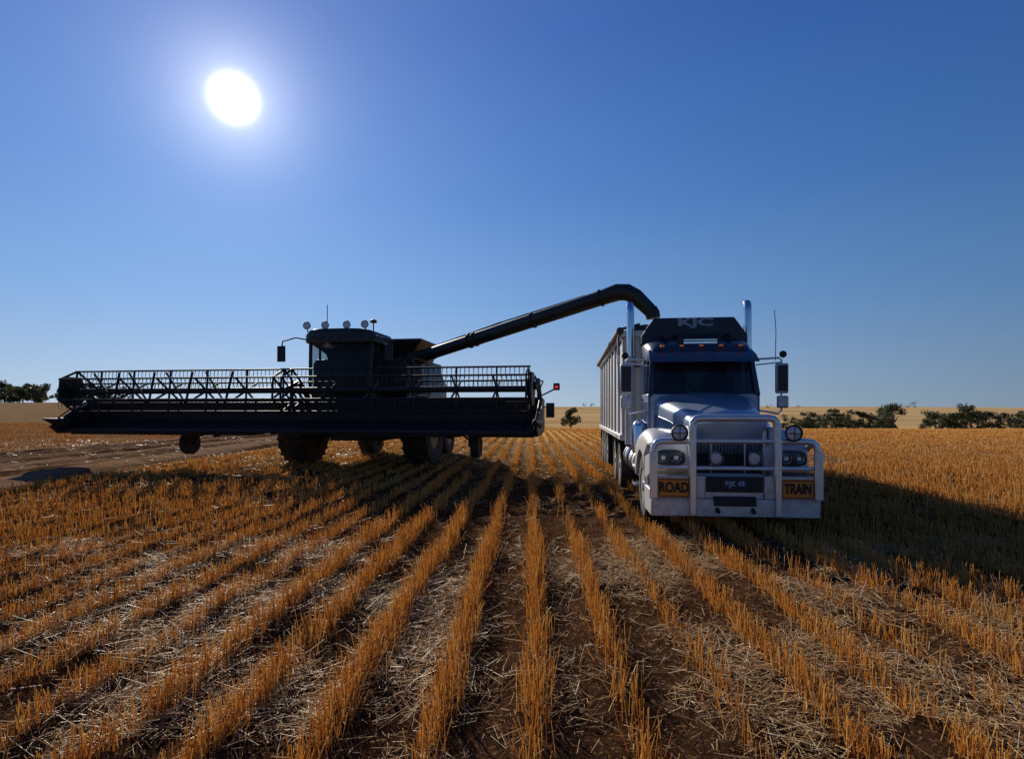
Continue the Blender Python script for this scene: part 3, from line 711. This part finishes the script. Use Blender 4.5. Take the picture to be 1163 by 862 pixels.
m.loft([[(cx+x*k,1.0+(y)*1.0,z) for (x,y) in ((-1.05,.25),(-.9,.05),(-.5,-.05),(.5,-.05),(.9,.05),(1.05,.25),(1.05,1.85),(-1.05,1.85))] for (z,k) in ((3.86,1.0),(3.9,1.06),(4.12,1.06),(4.24,.96),(4.27,.8))]);m.obj('cab_roof',M_green,C,ang=40)
for i,px in enumerate((-.98,-.38,.32,.9)):
    x=cx+px-.02
    m=MB();m.rev((x,1.1,4.40),[(.12,.02),(.09,.09),(0,.125),(-.01,.12),(.005,.11),(.005,.004)],20,'Y');m.cyl((x,1.16,4.2),(x,1.16,4.32),.02,6);m.obj('work_lamp',M_black,C)
    m=MB();m.rev((x,1.1,4.40),[(.004,.11),(-.008,.06),(-.01,.003)],20,'Y');m.obj('work_lamp_lens',M_lens,C)
m=MB()
for i in range(6):
    x=cx-.75+i*.3; m.box(x-.06,x+.06,.92,.95,3.98,4.05)
m.obj('roof_light_bar',M_glass,C,bevel=.01)
m=MB();m.cyl((cx-.68,1.8,4.2),(cx-.68,1.8,5.15),.014,6);m.cyl((cx+.95,1.6,4.2),(cx+.95,1.6,4.55),.02,6);m.rev((cx+.95,1.6,4.5),[(0,.02),(.01,.10),(.08,.11),(.13,.02)],16,'Z')
m.rev((cx,1.7,4.27),[(0,.18),(.06,.17),(.09,.02)],16,'Z')
m.obj('aerial_and_gps',M_black,C)
m=MB()
for s in(-1,1):
    m.tube([(cx+s*.95,1.2,3.95),(cx+s*1.3,1.0,4.02),(cx+s*1.68,.9,3.9),(cx+s*1.70,.9,3.75)],.024,8)
    m.box(cx+s*1.72-.12,cx+s*1.72+.12,.86,.93,3.28,3.76)
m.obj('mirrors',M_black,C,bevel=.02)
m=MB()
for s in(1,):
    m.box(cx+s*1.05,cx+s*2.3,1.5,2.9,2.35,2.42)
    for y in(1.5,2.2,2.9): m.cyl((cx+2.28,y,2.4),(cx+2.28,y,3.4),.02,6)
    m.cyl((cx+2.28,1.5,3.4),(cx+2.28,2.9,3.4),.02,6);m.cyl((cx+2.28,1.5,2.9),(cx+2.28,2.9,2.9),.015,6);m.cyl((cx+1.2,1.5,3.4),(cx+2.28,1.5,3.4),.02,6)
    for i in range(6): m.box(cx+2.3,cx+2.7,1.7-.02*i,1.9,.7+i*.3,.73+i*.3)
    m.beam((cx+2.32,1.8,.65),(cx+2.32,1.8,2.4),.04,.06);m.beam((cx+2.68,1.8,.65),(cx+2.68,1.8,2.4),.04,.06)
m.obj('ladder_platform',M_dk,C)
A0=WL((-3.35,19.6,3.55));A1=WL((2.70,16.1,5.02))
m=MB();m.rev(A0-Vector((0,0,1.0)),[(0,.30),(1.0,.30),(1.2,.26)],18,'Z');m.tube([A0-Vector((0,0,.2)),A0+(A1-A0)*.02,A0+(A1-A0)*.06],[.28,.27,.24],16);m.obj('auger_turret',M_green,C)
m=MB();dA=(A1-A0)
m.tube([A0,A0+dA*.35,A0+dA*.352,A1],[.20,.20,.215,.215],18)
m.tube([A1-dA*.02,WL((2.95,15.98,5.09)),WL((3.2,15.9,5.07)),WL((3.42,15.84,4.94)),WL((3.65,15.78,4.70)),WL((3.80,15.74,4.54))],[.22,.24,.235,.22,.20,.19],16)
for t in(.33,.36,.66,.97):
    p=A0+dA*t; m.cyl(p-dA*.003,p+dA*.003,.245,18)
m.obj('unloading_auger',M_green,C)
m=MB();m.beam(A0+dA*.05+Vector((0,0,.2)),A0+dA*.5+Vector((0,0,.26)),.04,.04);m.beam(A0+dA*.5+Vector((0,0,.26)),A0+dA*.9+Vector((0,0,.22)),.03,.03)
m.obj('auger_brace',M_green,C)
m=MB();m.tube([WL((3.80,15.74,4.55)),WL((3.86,15.72,4.45)),WL((3.88,15.72,4.32))],[.2,.2,.19],16);m.obj('auger_rubber_boot',M_black,C)
# ================================================================ light + sky + camera
S=Vector((-316,650,354)).normalized()
el=math.asin(S.z); az=math.atan2(S.x,S.y)
sun=bpy.data.lights.new('sun','SUN');sun.energy=5.0;sun.angle=R(.53);sun.color=(1,.93,.80)
so=bpy.data.objects.new('sun',sun);link(so);so.rotation_euler=(-S).to_track_quat('-Z','Y').to_euler();so.location=(0,0,30)
w=bpy.data.worlds.new('World');sc.world=w;w.use_nodes=True;N=w.node_tree.nodes;L=w.node_tree.links
bg=N['Background'];bg.inputs[1].default_value=.1
sky=N.new('ShaderNodeTexSky');sky.sky_type='NISHITA';sky.sun_disc=False;sky.sun_elevation=el;sky.sun_rotation=az;sky.air_density=1.0;sky.dust_density=0;sky.ozone_density=3;sky.altitude=400
tc=N.new('ShaderNodeTexCoord');nv=N.new('ShaderNodeVectorMath');nv.operation='NORMALIZE';L.new(tc.outputs['Generated'],nv.inputs[0])
sx=N.new('ShaderNodeSeparateXYZ');L.new(nv.outputs[0],sx.inputs[0])
dt=N.new('ShaderNodeVectorMath');dt.operation='DOT_PRODUCT';L.new(nv.outputs[0],dt.inputs[0]);dt.inputs[1].default_value=S
def mth(op,a,b=None):
    n=N.new('ShaderNodeMath');n.operation=op
    for i,v in enumerate((a,b)):
        if v is None: continue
        if isinstance(v,(int,float)): n.inputs[i].default_value=v
        else: L.new(v,n.inputs[i])
    return n.outputs[0]
cr=N.new('ShaderNodeValToRGB');L.new(sx.outputs['Z'],cr.inputs[0]);e=cr.color_ramp.elements
stops=[(0,(.31,.45,.62)),(.05,(.26,.42,.65)),(.17,(.145,.335,.67)),(.34,(.065,.215,.58)),(.55,(.028,.125,.46)),(1,(.015,.06,.28))]
e[0].position=0;e[0].color=(*stops[0][1],1);e[1].position=1;e[1].color=(*stops[-1][1],1)
for p,c in stops[1:-1]:
    q=e.new(p);q.color=(*c,1)
ang=mth('ARCCOSINE',mth('MINIMUM',dt.outputs['Value'],.999999))
def ex(scale,p,amp): return mth('MULTIPLY',mth('EXPONENT',mth('MULTIPLY',mth('POWER',mth('DIVIDE',ang,R(scale)),p),-1)),amp)
def vop(op,a,b):
    n=N.new('ShaderNodeVectorMath');n.operation=op
    for i,v in enumerate((a,b)):
        if isinstance(v,tuple): n.inputs[i].default_value=v
        elif op=='SCALE' and i==1: L.new(v,n.inputs['Scale'])
        else: L.new(v,n.inputs[i])
    return n.outputs[0]
dark=mth('SUBTRACT',1.15,mth('MULTIPLY',ang,.48))
dark=mth('MAXIMUM',dark,.5)
base=vop('SCALE',cr.outputs[0],mth('MULTIPLY',dark,9.4))
nis=vop('MULTIPLY',sky.outputs[0],(.06,.07,.09))
g=mth('ADD',mth('ADD',ex(1.25,2.5,60),ex(3.2,1.3,6.5)),ex(7,1,1.6))
glow=vop('SCALE',(1,.95,.86),g)
wide=vop('SCALE',(1,1.05,1.1),ex(22,1.2,1.0))
hz=mth('MULTIPLY',mth('EXPONENT',mth('MULTIPLY',mth('MAXIMUM',sx.outputs['Z'],0.0),-9.0)),mth('MULTIPLY',mth('POWER',mth('MAXIMUM',dt.outputs['Value'],0.0),3.0),2.4))
haze=vop('SCALE',(1,.88,.70),hz)
tot=vop('ADD',vop('ADD',vop('ADD',base,nis),haze),vop('ADD',glow,wide))
L.new(tot,bg.inputs[0])
cam=bpy.data.cameras.new('camera');co=bpy.data.objects.new('camera',cam);link(co);co.location=(0,0,1.8);co.rotation_euler=(R(90),0,0)
cam.lens=650/1163*36;cam.sensor_width=36;cam.shift_y=.030;cam.clip_start=.05;cam.clip_end=6000;sc.camera=co
sc.view_settings.view_transform='Standard';sc.view_settings.look='None';sc.view_settings.exposure=0;sc.view_settings.gamma=1
